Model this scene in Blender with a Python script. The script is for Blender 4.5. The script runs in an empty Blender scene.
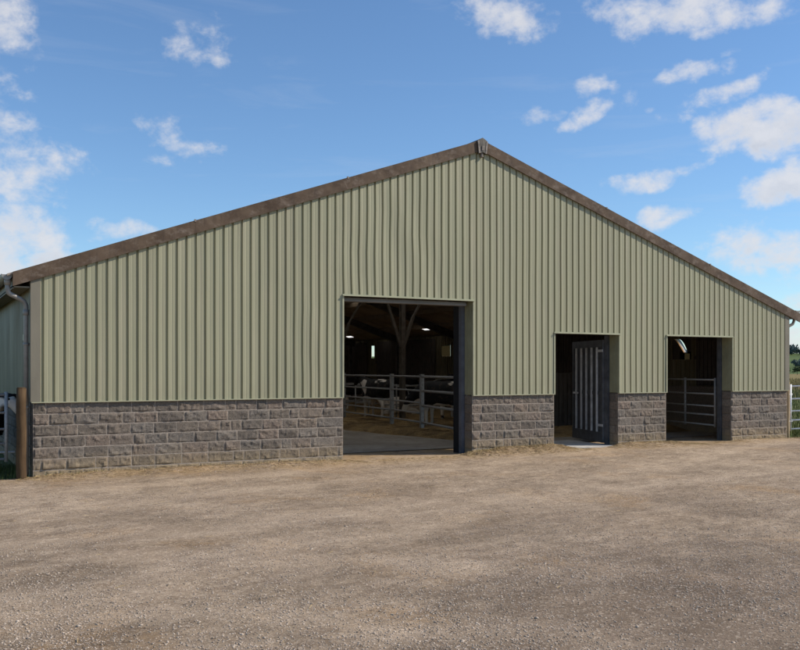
import bpy, math, random
import numpy as np
from mathutils import Vector, noise, Matrix

R = random.Random(7)
NP = np.random.RandomState(11)
scn = bpy.context.scene
COL = scn.collection
rad = math.radians

# ------------------------------------------------------------------ helpers
class MB:
    """collects shapes that become ONE mesh object"""
    def __init__(s):
        s.v = []; s.f = []; s.tint = []
    def quad(s, a, b, c, d, t=0.5):
        n = len(s.v); s.v += [a, b, c, d]; s.f.append((n, n+1, n+2, n+3)); s.tint.append(t)
    def poly(s, pts, t=0.5):
        n = len(s.v); s.v += list(pts); s.f.append(tuple(range(n, n+len(pts)))); s.tint.append(t)
    def box(s, x0, x1, y0, y1, z0, z1, t=0.5):
        n = len(s.v)
        s.v += [(x0,y0,z0),(x1,y0,z0),(x1,y1,z0),(x0,y1,z0),(x0,y0,z1),(x1,y0,z1),(x1,y1,z1),(x0,y1,z1)]
        for q in ((0,3,2,1),(4,5,6,7),(0,1,5,4),(1,2,6,5),(2,3,7,6),(3,0,4,7)):
            s.f.append(tuple(n+i for i in q)); s.tint.append(t)
    def bar(s, p, q, w, h, up=(0,0,1), t=0.5):
        """rectangular bar from p to q, w across, h along up"""
        p = Vector(p); q = Vector(q); d = (q-p).normalized(); up = Vector(up)
        a = d.cross(up).normalized()*(w/2); b = a.cross(d).normalized()*(h/2)
        n = len(s.v)
        for c in (p, q):
            for k in (-a-b, a-b, a+b, -a+b): s.v.append(tuple(c+k))
        for qd in ((3,2,1,0),(4,5,6,7),(0,1,5,4),(1,2,6,5),(2,3,7,6),(3,0,4,7)):
            s.f.append(tuple(n+i for i in qd)); s.tint.append(t)
    def tube(s, pts, r, n=10, cap=True, r2=None, t=0.5):
        pts = [Vector(p) for p in pts]; m = len(pts); base = len(s.v); ref = None
        for i, p in enumerate(pts):
            d = (pts[min(i+1, m-1)]-pts[max(i-1, 0)]).normalized()
            if ref is None:
                ref = Vector((0,0,1)) if abs(d.z) < .9 else Vector((1,0,0))
            a = d.cross(ref).normalized(); b = a.cross(d).normalized(); ref = b
            rr = r if r2 is None else r+(r2-r)*i/(m-1)
            for k in range(n):
                an = 2*math.pi*k/n
                s.v.append(tuple(p+(a*math.cos(an)+b*math.sin(an))*rr))
        for i in range(m-1):
            for k in range(n):
                s.f.append((base+i*n+k, base+i*n+(k+1) % n, base+(i+1)*n+(k+1) % n, base+(i+1)*n+k)); s.tint.append(t)
        if cap:
            s.f.append(tuple(base+k for k in range(n))[::-1]); s.tint.append(t)
            s.f.append(tuple(base+(m-1)*n+k for k in range(n))); s.tint.append(t)
    def build(s, name, mat, parent=None, smooth=False, tint=False):
        me = bpy.data.meshes.new(name)
        me.from_pydata(s.v, [], s.f); me.update()
        if tint:
            a = me.attributes.new('tint', 'FLOAT', 'FACE'); a.data.foreach_set('value', s.tint)
        if smooth: me.polygons.foreach_set('use_smooth', [True]*len(me.polygons))
        return link(name, me, mat, parent)

def link(name, me, mat, parent=None):
    o = bpy.data.objects.new(name, me); COL.objects.link(o)
    if mat: me.materials.append(mat)
    if parent: o.parent = parent
    return o

def np_mesh(name, V, F, mat, parent=None, smooth=False):
    """V (n,3), F (m,k) numpy"""
    me = bpy.data.meshes.new(name)
    V = np.asarray(V, np.float32); F = np.asarray(F, np.int32); k = F.shape[1]
    me.vertices.add(len(V)); me.vertices.foreach_set('co', V.ravel())
    me.loops.add(F.size); me.loops.foreach_set('vertex_index', F.ravel())
    me.polygons.add(len(F)); me.polygons.foreach_set('loop_start', np.arange(0, F.size, k, dtype=np.int32))
    me.polygons.foreach_set('loop_total', np.full(len(F), k, np.int32))
    me.update(calc_edges=True)
    if smooth: me.polygons.foreach_set('use_smooth', np.ones(len(F), bool))
    return link(name, me, mat, parent)

def tag(o, label=None, cat=None, group=None, kind=None):
    if label: o['label'] = label
    if cat: o['category'] = cat
    if group: o['group'] = group
    if kind: o['kind'] = kind
    return o

def empty(name, loc=(0,0,0), rz=0):
    o = bpy.data.objects.new(name, None); COL.objects.link(o)
    o.location = loc; o.rotation_euler = (0,0,rz); o.empty_display_size = .2
    return o

def copy_tree(o, parent=None):
    c = o.copy(); COL.objects.link(c)
    if parent: c.parent = parent
    for ch in [x for x in bpy.data.objects if x.parent == o]: copy_tree(ch, c)
    return c

# numpy value noise -----------------------------------------------------------
_T = NP.rand(256, 256)
def vnoise(x, y):
    xi = np.floor(x).astype(int); yi = np.floor(y).astype(int); fx = x-xi; fy = y-yi
    fx = fx*fx*(3-2*fx); fy = fy*fy*(3-2*fy)
    g = lambda i, j: _T[i % 256, j % 256]
    return (g(xi,yi)*(1-fx)+g(xi+1,yi)*fx)*(1-fy)+(g(xi,yi+1)*(1-fx)+g(xi+1,yi+1)*fx)*fy
def fbm(x, y, o=4):
    s = 0; a = .5
    for i in range(o):
        s = s+a*vnoise(x*2**i+17*i, y*2**i+31*i); a *= .5
    return s

# ------------------------------------------------------------------ materials
class NT:
    def __init__(s, name, world=False):
        if world: s.t = world.node_tree
        else:
            s.m = bpy.data.materials.new(name); s.m.use_nodes = True; s.t = s.m.node_tree
        s.t.nodes.clear(); s.N = s.t.nodes; s.L = s.t.links
    def n(s, typ, ins=None, **kw):
        nd = s.N.new(typ)
        for k, v in kw.items(): setattr(nd, k, v)
        for k, v in (ins or {}).items(): s.set(nd.inputs[k], v)
        return nd
    def set(s, sock, v):
        if hasattr(v, 'is_output') or isinstance(v, bpy.types.NodeSocket): s.L.new(v, sock)
        elif isinstance(v, (tuple, list)) and sock.type == 'RGBA' and len(v) == 3: sock.default_value = (*v, 1)
        else: sock.default_value = v
    def math(s, op, a, b=None, c=None, clamp=False):
        nd = s.N.new('ShaderNodeMath'); nd.operation = op; nd.use_clamp = clamp
        for i, v in enumerate((a, b, c)):
            if v is not None: s.set(nd.inputs[i], v)
        return nd.outputs[0]
    def vmath(s, op, a, b=None):
        nd = s.N.new('ShaderNodeVectorMath'); nd.operation = op
        s.set(nd.inputs[0], a)
        if b is not None: s.set(nd.inputs[1], b)
        return nd.outputs['Value'] if op in ('DOT_PRODUCT', 'LENGTH') else nd.outputs[0]
    def mix(s, fac, a, b, mode='MIX'):
        nd = s.N.new('ShaderNodeMix'); nd.data_type = 'RGBA'; nd.blend_type = mode; nd.clamp_factor = True
        s.set(nd.inputs[0], fac); s.set(nd.inputs[6], a); s.set(nd.inputs[7], b)
        return nd.outputs[2]
    def noise(s, vec, scale, detail=4, rough=.55, dist=0, w=None):
        nd = s.n('ShaderNodeTexNoise', {'Scale': scale, 'Detail': detail, 'Roughness': rough, 'Distortion': dist})
        if w is not None:
            nd.noise_dimensions = '4D'; s.set(nd.inputs['W'], w)
        s.set(nd.inputs['Vector'], vec)
        return nd.outputs[0]
    def ramp(s, v, lo, hi, a=0., b=1.):
        nd = s.n('ShaderNodeMapRange', {'From Min': lo, 'From Max': hi, 'To Min': a, 'To Max': b}); nd.clamp = True
        s.set(nd.inputs[0], v); return nd.outputs[0]
    def obj(s): return s.n('ShaderNodeTexCoord').outputs['Object']
    def scale(s, v, sc):
        nd = s.n('ShaderNodeMapping'); s.set(nd.inputs['Vector'], v); nd.inputs['Scale'].default_value = sc; return nd.outputs[0]
    def rot(s, v, sc, rz):
        nd = s.n('ShaderNodeMapping'); nd.vector_type = 'TEXTURE'; s.set(nd.inputs['Vector'], v)
        nd.inputs['Scale'].default_value = sc; nd.inputs['Rotation'].default_value = (0, 0, rz); return nd.outputs[0]
    def bump(s, h, strength, dist, nrm=None):
        nd = s.n('ShaderNodeBump', {'Strength': strength, 'Distance': dist, 'Height': h})
        if nrm is not None: s.set(nd.inputs['Normal'], nrm)
        return nd.outputs[0]
    def out(s, color, rough=.8, normal=None, metal=0., spec=.3, **extra):
        p = s.n('ShaderNodeBsdfPrincipled', {'Base Color': color, 'Roughness': rough, 'Metallic': metal, 'Specular IOR Level': spec})
        for k, v in extra.items(): s.set(p.inputs[k.replace('_', ' ')], v)
        if normal is not None: s.set(p.inputs['Normal'], normal)
        o = s.n('ShaderNodeOutputMaterial'); s.L.new(p.outputs[0], o.inputs[0])
        return s.m
    def attr(s, name): return s.n('ShaderNodeAttribute', attribute_name=name).outputs['Fac']

def simple(name, col, rough=.7, var=.25, scale=6, metal=0., bump=.0, spec=.3, stretch=(1,1,1)):
    t = NT(name); o = t.scale(t.obj(), stretch)
    n = t.noise(o, scale, 6, .6)
    c = t.mix(t.ramp(n, .3, .7), tuple(v*(1-var) for v in col), tuple(min(1, v*(1+var)) for v in col))
    nr = t.bump(t.noise(o, scale*6, 4), bump, .01) if bump else None
    return t.out(c, rough, nr, metal, spec)

def m_cladding(name, base):
    t = NT(name); o = t.obj()
    sx = t.n('ShaderNodeSeparateXYZ'); t.set(sx.inputs[0], o)
    along = t.math('ADD', sx.outputs[0], sx.outputs[1])
    sheet = t.math('FLOOR', t.math('DIVIDE', along, 1.02))
    wn = t.n('ShaderNodeTexWhiteNoise', noise_dimensions='1D'); t.set(wn.inputs['W'], sheet)
    c = t.mix(wn.outputs[0], tuple(v*.94 for v in base), tuple(v*1.05 for v in base))
    # chalky fading and long vertical rain streaks
    n1 = t.noise(t.scale(o, (1.2, 1.2, .35)), 1.3, 6, .6)
    c = t.mix(t.ramp(n1, .35, .75, 0, .35), c, (base[0]*1.14, base[1]*1.08, base[2]*1.08))
    n2 = t.noise(t.scale(o, (9, 9, .25)), 1.6, 5, .6)
    c = t.mix(t.ramp(n2, .52, .78, 0, .5), c, (.20, .18, .12))
    n4 = t.noise(t.scale(o, (5, 5, .5)), 1.1, 5, .6)
    c = t.mix(t.ramp(n4, .5, .75, 0, .4), c, (.40, .35, .25))
    n3 = t.noise(o, 28, 5, .65)
    c = t.mix(t.ramp(n3, .6, .78, 0, .25), c, (.22, .19, .13))
    # splashed dirt near the foot of the sheets
    foot = t.math('MULTIPLY', t.ramp(sx.outputs[2], 1.25, 2.0, 1, 0), t.ramp(t.noise(t.scale(o, (3, 3, 1)), 3, 5), .35, .7))
    c = t.mix(t.math('MULTIPLY', foot, .3), c, (.26, .22, .15))
    nr = t.bump(t.noise(t.scale(o, (1, 1, .5)), 3.0, 3), .12, .02)
    return t.out(c, t.ramp(n1, .3, .7, .45, .62), nr, 0, .35)

def m_block():
    t = NT('split_face_block'); o = t.obj(); ti = t.attr('tint')
    cr = t.n('ShaderNodeValToRGB'); t.set(cr.inputs[0], ti)
    e = cr.color_ramp; e.elements[0].position = 0; e.elements[0].color = (.140, .118, .098, 1)
    e.elements[1].position = 1; e.elements[1].color = (.222, .188, .155, 1)
    for p, c in ((.3, (.182, .150, .120)), (.55, (.22, .170, .134)), (.8, (.170, .148, .126))):
        k = e.elements.new(p); k.color = (*c, 1)
    c = cr.outputs[0]
    n = t.noise(o, 22, 7, .7)
    c = t.mix(t.ramp(n, .45, .68, 0, .75), c, (.080, .069, .058))
    n2 = t.noise(o, 70, 4, .7)
    c = t.mix(t.ramp(n2, .58, .75, 0, .6), c, (.40, .34, .28))
    n3 = t.noise(o, 1.3, 5, .6)
    c = t.mix(t.ramp(n3, .5, .8, 0, .35), c, (.25, .20, .14))
    sx = t.n('ShaderNodeSeparateXYZ'); t.set(sx.inputs[0], o)
    low = t.math('MULTIPLY', t.ramp(sx.outputs[2], .02, .42, 1, 0), t.ramp(t.noise(o, 4, 6, .65), .25, .5))
    c = t.mix(t.math('MULTIPLY', low, .9), c, (.31, .235, .14))
    c = t.mix(t.ramp(ti, 1.4, 1.6), c, (.39, .325, .265))
    nr = t.bump(t.noise(o, 45, 8, .75), .9, .012)
    return t.out(c, .95, nr, 0, .15)

def m_yard():
    t = NT('packed_yard'); o = t.obj()
    big = t.noise(o, .22, 5, .55, .6)
    drag = t.noise(t.rot(o, (3.2, .5, 1), rad(14)), 1.0, 6, .6, .3)
    c = t.mix(t.ramp(big, .36, .66), (.285, .222, .155), (.455, .365, .265))
    c = t.mix(t.ramp(drag, .42, .68, 0, .75), c, (.53, .43, .325))
    drag2 = t.noise(t.rot(o, (2.6, .35, 1), rad(-8)), 1.3, 6, .6, .5)
    c = t.mix(t.ramp(drag2, .5, .72, 0, .6), c, (.215, .16, .112))
    tan = t.noise(o, .55, 5, .6, .4)
    c = t.mix(t.ramp(tan, .55, .68, 0, .75), c, (.43, .29, .155))
    mid = t.noise(o, 7, 6, .65)
    c = t.mix(t.ramp(mid, .48, .66, 0, .75), c, (.185, .142, .10))
    m2 = t.noise(t.rot(o, (1.8, .7, 1), rad(20)), 3.1, 8, .72, .5)
    c = t.mix(t.ramp(m2, .51, .64, 0, .6), c, (.20, .155, .108))
    c = t.mix(t.ramp(m2, .46, .34, 0, .5), c, (.57, .47, .36))
    patch = t.noise(o, 1.6, 7, .7, .8)
    c = t.mix(t.ramp(patch, .52, .66, 0, .55), c, (.235, .178, .13))
    c = t.mix(t.ramp(patch, .44, .30, 0, .4), c, (.56, .455, .35))
    worn = None
    for ang, u0, hw in ((16, -2.2, .34), (16, -3.9, .34), (6, -6.6, .5), (-38, -6.0, .30), (-38, -7.7, .30), (24, -7.9, .4)):
        dx = t.vmath('DOT_PRODUCT', o, (-math.sin(rad(ang)), math.cos(rad(ang)), 0))
        dx = t.math('ADD', dx, t.math('MULTIPLY', t.math('SUBTRACT', t.noise(o, .35, 3), .5), 2.2))
        b = t.ramp(t.math('ABSOLUTE', t.math('SUBTRACT', dx, u0)), hw*.4, hw*1.5, 1, 0)
        worn = b if worn is None else t.math('MAXIMUM', worn, b)
    worn = t.math('MULTIPLY', worn, t.ramp(t.noise(o, 1.1, 6, .65), .34, .60))
    c = t.mix(t.math('MULTIPLY', worn, .42), c, (.52, .425, .32))
    dc = t.n('ShaderNodeVectorMath', operation='SUBTRACT'); t.set(dc.inputs[0], o); dc.inputs[1].default_value = (4.2, -12.3, 0)
    coarse = t.math('ADD', t.ramp(t.vmath('LENGTH', dc.outputs[0]), 1.0, 4.2, 1, 0), t.math('SUBTRACT', patch, .5))
    c = t.mix(t.ramp(coarse, .2, .85, 0, .7), c, (.17, .132, .10))
    big2 = t.noise(o, .5, 5, .6, .7)
    c = t.mix(t.ramp(big2, .50, .66, 0, .3), c, (.215, .165, .118))
    sp = t.noise(o, 33, 5, .75)
    c = t.mix(t.ramp(sp, .55, .67, 0, .85), c, (.105, .078, .054))  # dark specks paint tiny grit shadows into the colour
    c = t.mix(t.ramp(sp, .43, .32, 0, .5), c, (.60, .50, .385))
    v = t.n('ShaderNodeTexVoronoi', {'Scale': 55.0, 'Randomness': 1.0}); t.set(v.inputs['Vector'], o)
    hs = t.n('ShaderNodeSeparateColor'); t.set(hs.inputs[0], v.outputs['Color'])
    c = t.mix(t.ramp(hs.outputs[0], .0, 1, 0, .38), c, (.17, .13, .095))
    c = t.mix(t.ramp(hs.outputs[1], .84, .95, 0, .45), c, (.62, .53, .43))
    fine = t.noise(o, 120, 4, .7)
    c = t.mix(t.ramp(fine, .54, .70, 0, .7), c, (.12, .095, .072))
    sy = t.n('ShaderNodeSeparateXYZ'); t.set(sy.inputs[0], o)
    sill = t.math('MULTIPLY', t.ramp(sy.outputs[1], -1.15, -.1, 0, 1), t.ramp(t.noise(o, 1.9, 7, .7), .36, .58))
    c = t.mix(t.math('MULTIPLY', sill, .7), c, (.36, .255, .135))
    by_wall = t.math('MULTIPLY', t.ramp(sy.outputs[1], -.75, -.12, 0, 1), t.ramp(t.noise(o, 4.5, 7, .7), .52, .66))  # dark noise patches, stronger towards the wall
    c = t.mix(t.math('MULTIPLY', by_wall, .7), c, (.13, .095, .06))
    b1 = t.bump(t.noise(o, 7, 10, .75), t.math('MULTIPLY', t.ramp(t.noise(o, .8, 4), .35, .6, .35, 1.0), t.math('SUBTRACT', 1.0, t.math('MULTIPLY', worn, .7))), .055)
    b2 = t.bump(v.outputs['Distance'], t.ramp(t.noise(o, 2.2, 4), .35, .65, .1, .7), .012, b1)
    b3 = t.bump(t.noise(o, 55, 6, .75), .9, .014, b2)
    c = t.mix(1.0, c, (1.16, 1.09, 1.02), 'MULTIPLY')
    return t.out(c, .96, b3, 0, .12)

def m_grassland(name, a, b, sc=.5):
    t = NT(name); o = t.obj()
    c = t.mix(t.ramp(t.noise(o, sc, 6, .6), .35, .65), a, b)
    c = t.mix(t.ramp(t.noise(o, sc*20, 4, .6), .45, .7, 0, .5), c, tuple(v*.6 for v in a))
    return t.out(c, .95, t.bump(t.noise(o, 6, 5, .7), .6, .1), 0, .1)

def m_leaf(name, a, b):
    t = NT(name)
    oi = t.n('ShaderNodeObjectInfo').outputs['Random']
    c = t.mix(t.ramp(t.noise(t.obj(), 3.5, 5, .7), .35, .65), a, b)
    c = t.mix(t.math('MULTIPLY', oi, .35), c, (.10, .10, .03))
    return t.out(c, .8, None, 0, .2)

def m_straw(name='straw'):
    t = NT(name); o = t.obj()
    c = t.mix(t.ramp(t.noise(t.rot(o, (1, .18, 1), .5), 14, 6, .7), .35, .65), (.30, .19, .085), (.60, .42, .20))
    c = t.mix(t.ramp(t.noise(o, 1.2, 5, .6), .45, .65, 0, .7), c, (.10, .07, .045))
    return t.out(c, .95, t.bump(t.noise(o, 30, 6, .8), 1, .05), 0, .1)

def m_cow():
    t = NT('holstein_coat'); o = t.obj()
    oi = t.n('ShaderNodeObjectInfo').outputs['Random']
    oc = t.n('ShaderNodeSeparateColor'); t.set(oc.inputs[0], t.n('ShaderNodeObjectInfo').outputs['Color'])
    n = t.noise(t.scale(o, (1, 1, 1)), 1.25, 2, .5, .3, t.math('MULTIPLY', oc.outputs[0], 37.0))
    sx = t.n('ShaderNodeSeparateXYZ'); t.set(sx.inputs[0], o)
    legs = t.math('ADD', t.ramp(sx.outputs[2], .80, .60, 0, .4), t.math('SUBTRACT', oc.outputs[1], .5))
    legs = t.math('ADD', legs, t.math('MULTIPLY', t.ramp(sx.outputs[0], -.93, -.97, 0, .5), oc.outputs[2]))
    f = t.ramp(t.math('ADD', n, legs), .555, .57)
    c = t.mix(f, (.012, .011, .011), (.68, .61, .52))
    c = t.mix(t.ramp(t.noise(o, 9, 5, .7), .55, .8, 0, .5), c, (.2, .14, .08))
    return t.out(c, .75, t.bump(t.noise(o, 60, 3), .2, .005), 0, .25)

def m_wood(name, a, b, axis='z'):
    t = NT(name); o = t.obj()
    st = (14, 14, .9) if axis == 'z' else (1, 14, 14)
    n = t.noise(t.scale(o, st), 2, 6, .65, .5)
    c = t.mix(t.ramp(n, .35, .68), a, b)
    c = t.mix(t.ramp(t.noise(o, 5, 5), .5, .75, 0, .45), c, tuple(v*.5 for v in a))
    return t.out(c, .88, t.bump(n, .5, .01), 0, .2)

def m_fascia():
    t = NT('rusty_brown_fascia'); o = t.obj()
    sx = t.n('ShaderNodeSeparateXYZ'); t.set(sx.inputs[0], o)
    n = t.noise(o, 2.2, 6, .6, .3)
    c = t.mix(t.ramp(n, .35, .66), (.066, .041, .025), (.135, .092, .060))
    c = t.mix(t.ramp(t.noise(t.scale(o, (1, 1, 1.5)), 4.5, 8, .75), .50, .72, 0, .8), c, (.235, .185, .145))
    c = t.mix(t.ramp(t.noise(t.scale(o, (3, 3, .6)), 5, 6, .65), .52, .75, 0, .6), c, (.055, .038, .03))
    return t.out(c, .75, t.bump(t.noise(o, 40, 5), .15, .006), 0, .25)

def m_galv(name, col, rough=.45, metal=.55):
    t = NT(name); o = t.obj()
    v = t.n('ShaderNodeTexVoronoi', {'Scale': 30.0}); t.set(v.inputs['Vector'], o)
    hs = t.n('ShaderNodeSeparateColor'); t.set(hs.inputs[0], v.outputs['Color'])
    c = t.mix(hs.outputs[0], tuple(x*.85 for x in col), tuple(min(1, x*1.12) for x in col))
    c = t.mix(t.ramp(t.noise(o, 8, 6, .65), .55, .78, 0, .6), c, (.12, .085, .055))
    return t.out(c, rough, None, metal, .4)

def m_concrete(name, a, b):
    t = NT(name); o = t.obj()
    c = t.mix(t.ramp(t.noise(o, .9, 6, .65, .4), .35, .66), a, b)
    c = t.mix(t.ramp(t.noise(o, 5, 6, .7), .52, .75, 0, .6), c, (.11, .075, .045))
    return t.out(c, .85, t.bump(t.noise(o, 25, 6, .7), .35, .02), 0, .25)

def m_stone():
    t = NT('gravel_stone'); o = t.obj()
    c = t.mix(t.ramp(t.noise(o, 38, 2, .5), .3, .7), (.15, .115, .085), (.60, .49, .385))
    return t.out(c, .9, None, 0, .2)
M = dict(
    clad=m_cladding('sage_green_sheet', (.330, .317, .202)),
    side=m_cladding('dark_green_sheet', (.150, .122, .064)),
    block=m_block(), yard=m_yard(), straw=m_straw(), cow=m_cow(), fascia=m_fascia(),
    field=m_grassland('meadow', (.09, .11, .035), (.16, .155, .06)),
    reed=m_grassland('dry_meadow', (.27, .20, .085), (.17, .15, .06), .05),
    hill=m_grassland('hill_pasture', (.075, .115, .04), (.13, .16, .055), .012),
    blade=m_leaf('grass_blade', (.075, .12, .025), (.17, .17, .06)),
    dry=m_leaf('dry_grass_blade', (.30, .23, .10), (.22, .2, .08)),
    leaf=m_leaf('tree_leaf', (.05, .08, .03), (.085, .12, .045)),
    wood_hazed=m_leaf('hazed_leaf', (.12, .155, .135), (.15, .19, .16)),  # pale bluish tone puts distance haze into the leaf colour
    bark=m_wood('bark', (.09, .07, .05), (.16, .13, .1)),
    post=m_wood('brown_post', (.07, .041, .021), (.115, .072, .036)),
    postr=m_wood('pale_post', (.38, .27, .15), (.52, .39, .24)),
    trim=simple('olive_flashing', (.37, .36, .24), .5, .12, 4, 0, .1),
    corner=simple('grey_brown_flashing', (.20, .178, .132), .6, .15, 3, 0, .1, .3, (1,1,.3)),
    jamb=simple('olive_return_sheet', (.25, .24, .15), .55, .15, 3),
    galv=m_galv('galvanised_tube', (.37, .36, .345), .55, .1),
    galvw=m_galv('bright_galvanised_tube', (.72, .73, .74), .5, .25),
    gutter=simple('grey_gutter', (.27, .255, .23), .4, .2, 5, .1),
    gutin=simple('dark_gutter', (.03, .035, .04), .6, .2, 5),
    steel=simple('dark_steel', (.11, .10, .09), .6, .3, 5, .1, .1),
    bsteel=simple('blue_grey_steel', (.13, .135, .155), .5, .2, 4, .2),
    black=simple('black_rubber', (.012, .012, .014), .7, .2, 6),
    roofu=simple('fibre_cement', (.40, .32, .25), .9, .3, 1.2, 0, .3),
    header=simple('grey_header', (.20, .19, .18), .6, .25, 3, .1, .1, .3, (.3,1,1)),
    stan=simple('rusty_stanchion', (.12, .10, .078), .75, .35, 5, 0, .2),
    timber=m_wood('purlin_timber', (.22, .16, .10), (.32, .24, .16), 'x'),
    board=m_wood('slatted_board', (.07, .055, .045), (.12, .10, .08)),
    floor=m_concrete('dirty_concrete', (.27, .225, .175), (.40, .35, .28)),
    slab=m_concrete('pale_concrete', (.42, .39, .35), (.55, .52, .47)),
    lead=simple('weathered_ridge', (.22, .185, .155), .6, .4, 9, .1, .2),
    leadd=simple('dark_ridge', (.12, .105, .085), .6, .3, 9, .1, .2),
    door=simple('charcoal_door', (.085, .088, .094), .5, .3, 5, .1, .1),
    dbar=simple('grey_door_bar', (.50, .50, .50), .5, .25, 6, .1),
    stone=m_stone(), lstraw=simple('dry_straw', (.36, .26, .13), .8, .6, 9),
    plate=simple('cream_plate', (.6, .55, .35), .5, .1, 5),
)
def m_translucent(name, col):
    t = NT(name)
    tr = t.n('ShaderNodeBsdfTranslucent', {'Color': col}); di = t.n('ShaderNodeBsdfDiffuse', {'Color': tuple(v*.6 for v in col)})
    mx = t.n('ShaderNodeMixShader', {0: .9}); t.L.new(di.outputs[0], mx.inputs[1]); t.L.new(tr.outputs[0], mx.inputs[2])
    o = t.n('ShaderNodeOutputMaterial'); t.L.new(mx.outputs[0], o.inputs[0]); return t.m
M['glow'] = m_translucent('rooflight_or_fill_sheet', (.85, .82, .74)); M['dim'] = m_translucent('dirty_sheet', (.020, .015, .007)); M['amber'] = m_translucent('amber_sheet', (.55, .30, .12)); M['milky'] = m_translucent('milky_sheet', (.50, .47, .44)); M['pale'] = m_translucent('blue_sheet', (.34, .44, .52))

# ------------------------------------------------------------------ camera, sun, sky
cam = bpy.data.cameras.new('camera'); co = bpy.data.objects.new('camera', cam); COL.objects.link(co)
co.location = (-1.878, -16.88, 1.885); co.rotation_euler = (rad(90), 0, -rad(28.4))
cam.sensor_width = 36; cam.lens = 40.77; cam.shift_y = .0556; cam.clip_end = 6000; cam.clip_start = .05
scn.camera = co

EL, OFF = rad(40), rad(27)
S = Vector((math.cos(OFF)*math.cos(EL), -math.sin(OFF)*math.cos(EL), math.sin(EL)))
sl = bpy.data.lights.new('sun', 'SUN'); sl.energy = 4.6; sl.angle = rad(.53); sl.color = (1, .92, .81)
so = bpy.data.objects.new('sun', sl); COL.objects.link(so); so.rotation_euler = S.to_track_quat('Z', 'Y').to_euler()
so.location = (30, -20, 40)

W = bpy.data.worlds.new('World'); scn.world = W; W.use_nodes = True
t = NT('w', W)
sky = t.n('ShaderNodeTexSky'); sky.sky_type = 'NISHITA'; sky.sun_disc = False
sky.sun_elevation = EL; sky.sun_rotation = math.atan2(S.x, S.y); sky.air_density = 1.0; sky.dust_density = .1; sky.ozone_density = 2.0
d = t.n('ShaderNodeTexCoord').outputs['Generated']
# cumulus: (azimuth from +Y, elevation, half width, half height, density, tilt), degrees
CL = [(4.9,19.2,2.17,2.29,0.81,0),(6.5,19.8,0.64,1.02,0.52,0),(16.0,19.6,2.3,1.35,0.68,30),(17.3,18.8,1.23,0.61,0.47,10),(5.4,15.7,1.17,0.91,0.57,0),(5.0,13.7,1.96,1.44,0.74,0),(6.1,12.5,3.32,1.33,0.7,-8),(5.3,10.8,3.06,1.59,0.83,0),
(14.2,13.9,1.79,1.11,0.76,15),(15.2,13.3,2.51,0.98,0.76,-10),(13.0,14.2,1.52,0.55,0.52,-20),(13.9,12.6,1.8,0.56,0.57,0),(5.8,7.7,2.69,2.02,1.12,0),(4.6,6.2,2.68,2.01,1.12,0),(7.0,6.5,1.77,0.95,1.12,0),(11.1,8.2,2.36,0.9,0.95,0),
(10.3,8.8,0.83,0.55,0.57,0),(34.7,21.1,3.0,1.23,0.9,-8),(33.3,21.5,1.09,0.82,0.66,0),(43.2,21.2,3.05,0.93,0.9,0),(46.2,20.6,4.58,1.31,1.0,0),(49.0,20.4,2.84,0.9,0.85,0),(46.7,19.6,1.31,0.53,0.57,0),(42.3,20.6,1.2,0.67,0.57,0),
(40.2,17.0,1.1,0.69,0.78,35),(40.1,15.4,1.8,0.7,0.9,22),(37.2,15.5,1.4,0.56,0.76,5),(42.4,16.2,1.16,0.75,0.71,35),(41.6,16.6,0.55,0.83,0.47,0),(43.7,15.5,0.61,0.34,0.57,0),(44.2,15.0,0.47,0.34,0.52,0),(48.3,17.5,0.6,0.53,0.62,50),
(48.4,18.3,0.59,0.33,0.52,0),(46.0,17.1,1.88,0.73,0.81,12),(47.9,15.8,3.07,0.73,0.95,18),(46.2,15.3,1.22,0.47,0.66,0),(49.9,13.6,3.33,1.6,1.23,0),(47.3,14.0,1.49,0.95,0.85,0),(51.7,13.9,1.7,1.57,1.14,0),(47.1,12.5,1.09,0.41,0.52,20),
(43.1,11.4,2.65,0.76,0.95,3),(45.9,12.0,0.89,0.55,0.66,25),(45.1,9.4,1.94,0.62,0.81,8),(51.0,10.5,2.94,1.33,1.19,10),(48.8,10.7,0.95,0.68,0.71,40),(52.2,10.9,1.72,1.72,1.04,0),(48.7,7.3,2.33,1.37,1.04,5),(46.7,7.3,1.25,0.56,0.71,0),
(51.3,6.8,1.62,1.08,1.0,10),(49.8,6.3,2.72,0.68,0.81,0),(52.0,4.0,2.29,0.67,0.81,0),(52.0,2.0,3.37,1.35,0.71,0),(1.5,12.2,4.48,3.84,0.83,0),(1.5,3.9,5.89,1.96,0.83,0),(56.3,13.7,4.42,2.52,1.04,0),(57.3,6.0,5.76,2.56,0.95,0),
(24.0,24.8,3.99,1.33,0.76,0),(38.4,25.0,6.56,1.97,0.85,0),(0.5,20.8,5.47,3.03,0.85,0)]
wp = t.n('ShaderNodeTexNoise', {'Scale': 16.0, 'Detail': 4.0}); t.set(wp.inputs['Vector'], d)
dw = t.vmath('ADD', d, t.vmath('MULTIPLY', t.vmath('SUBTRACT', wp.outputs['Color'], (.5, .5, .5)), (.05, .05, .035)))
blob = None; low = None
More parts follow.
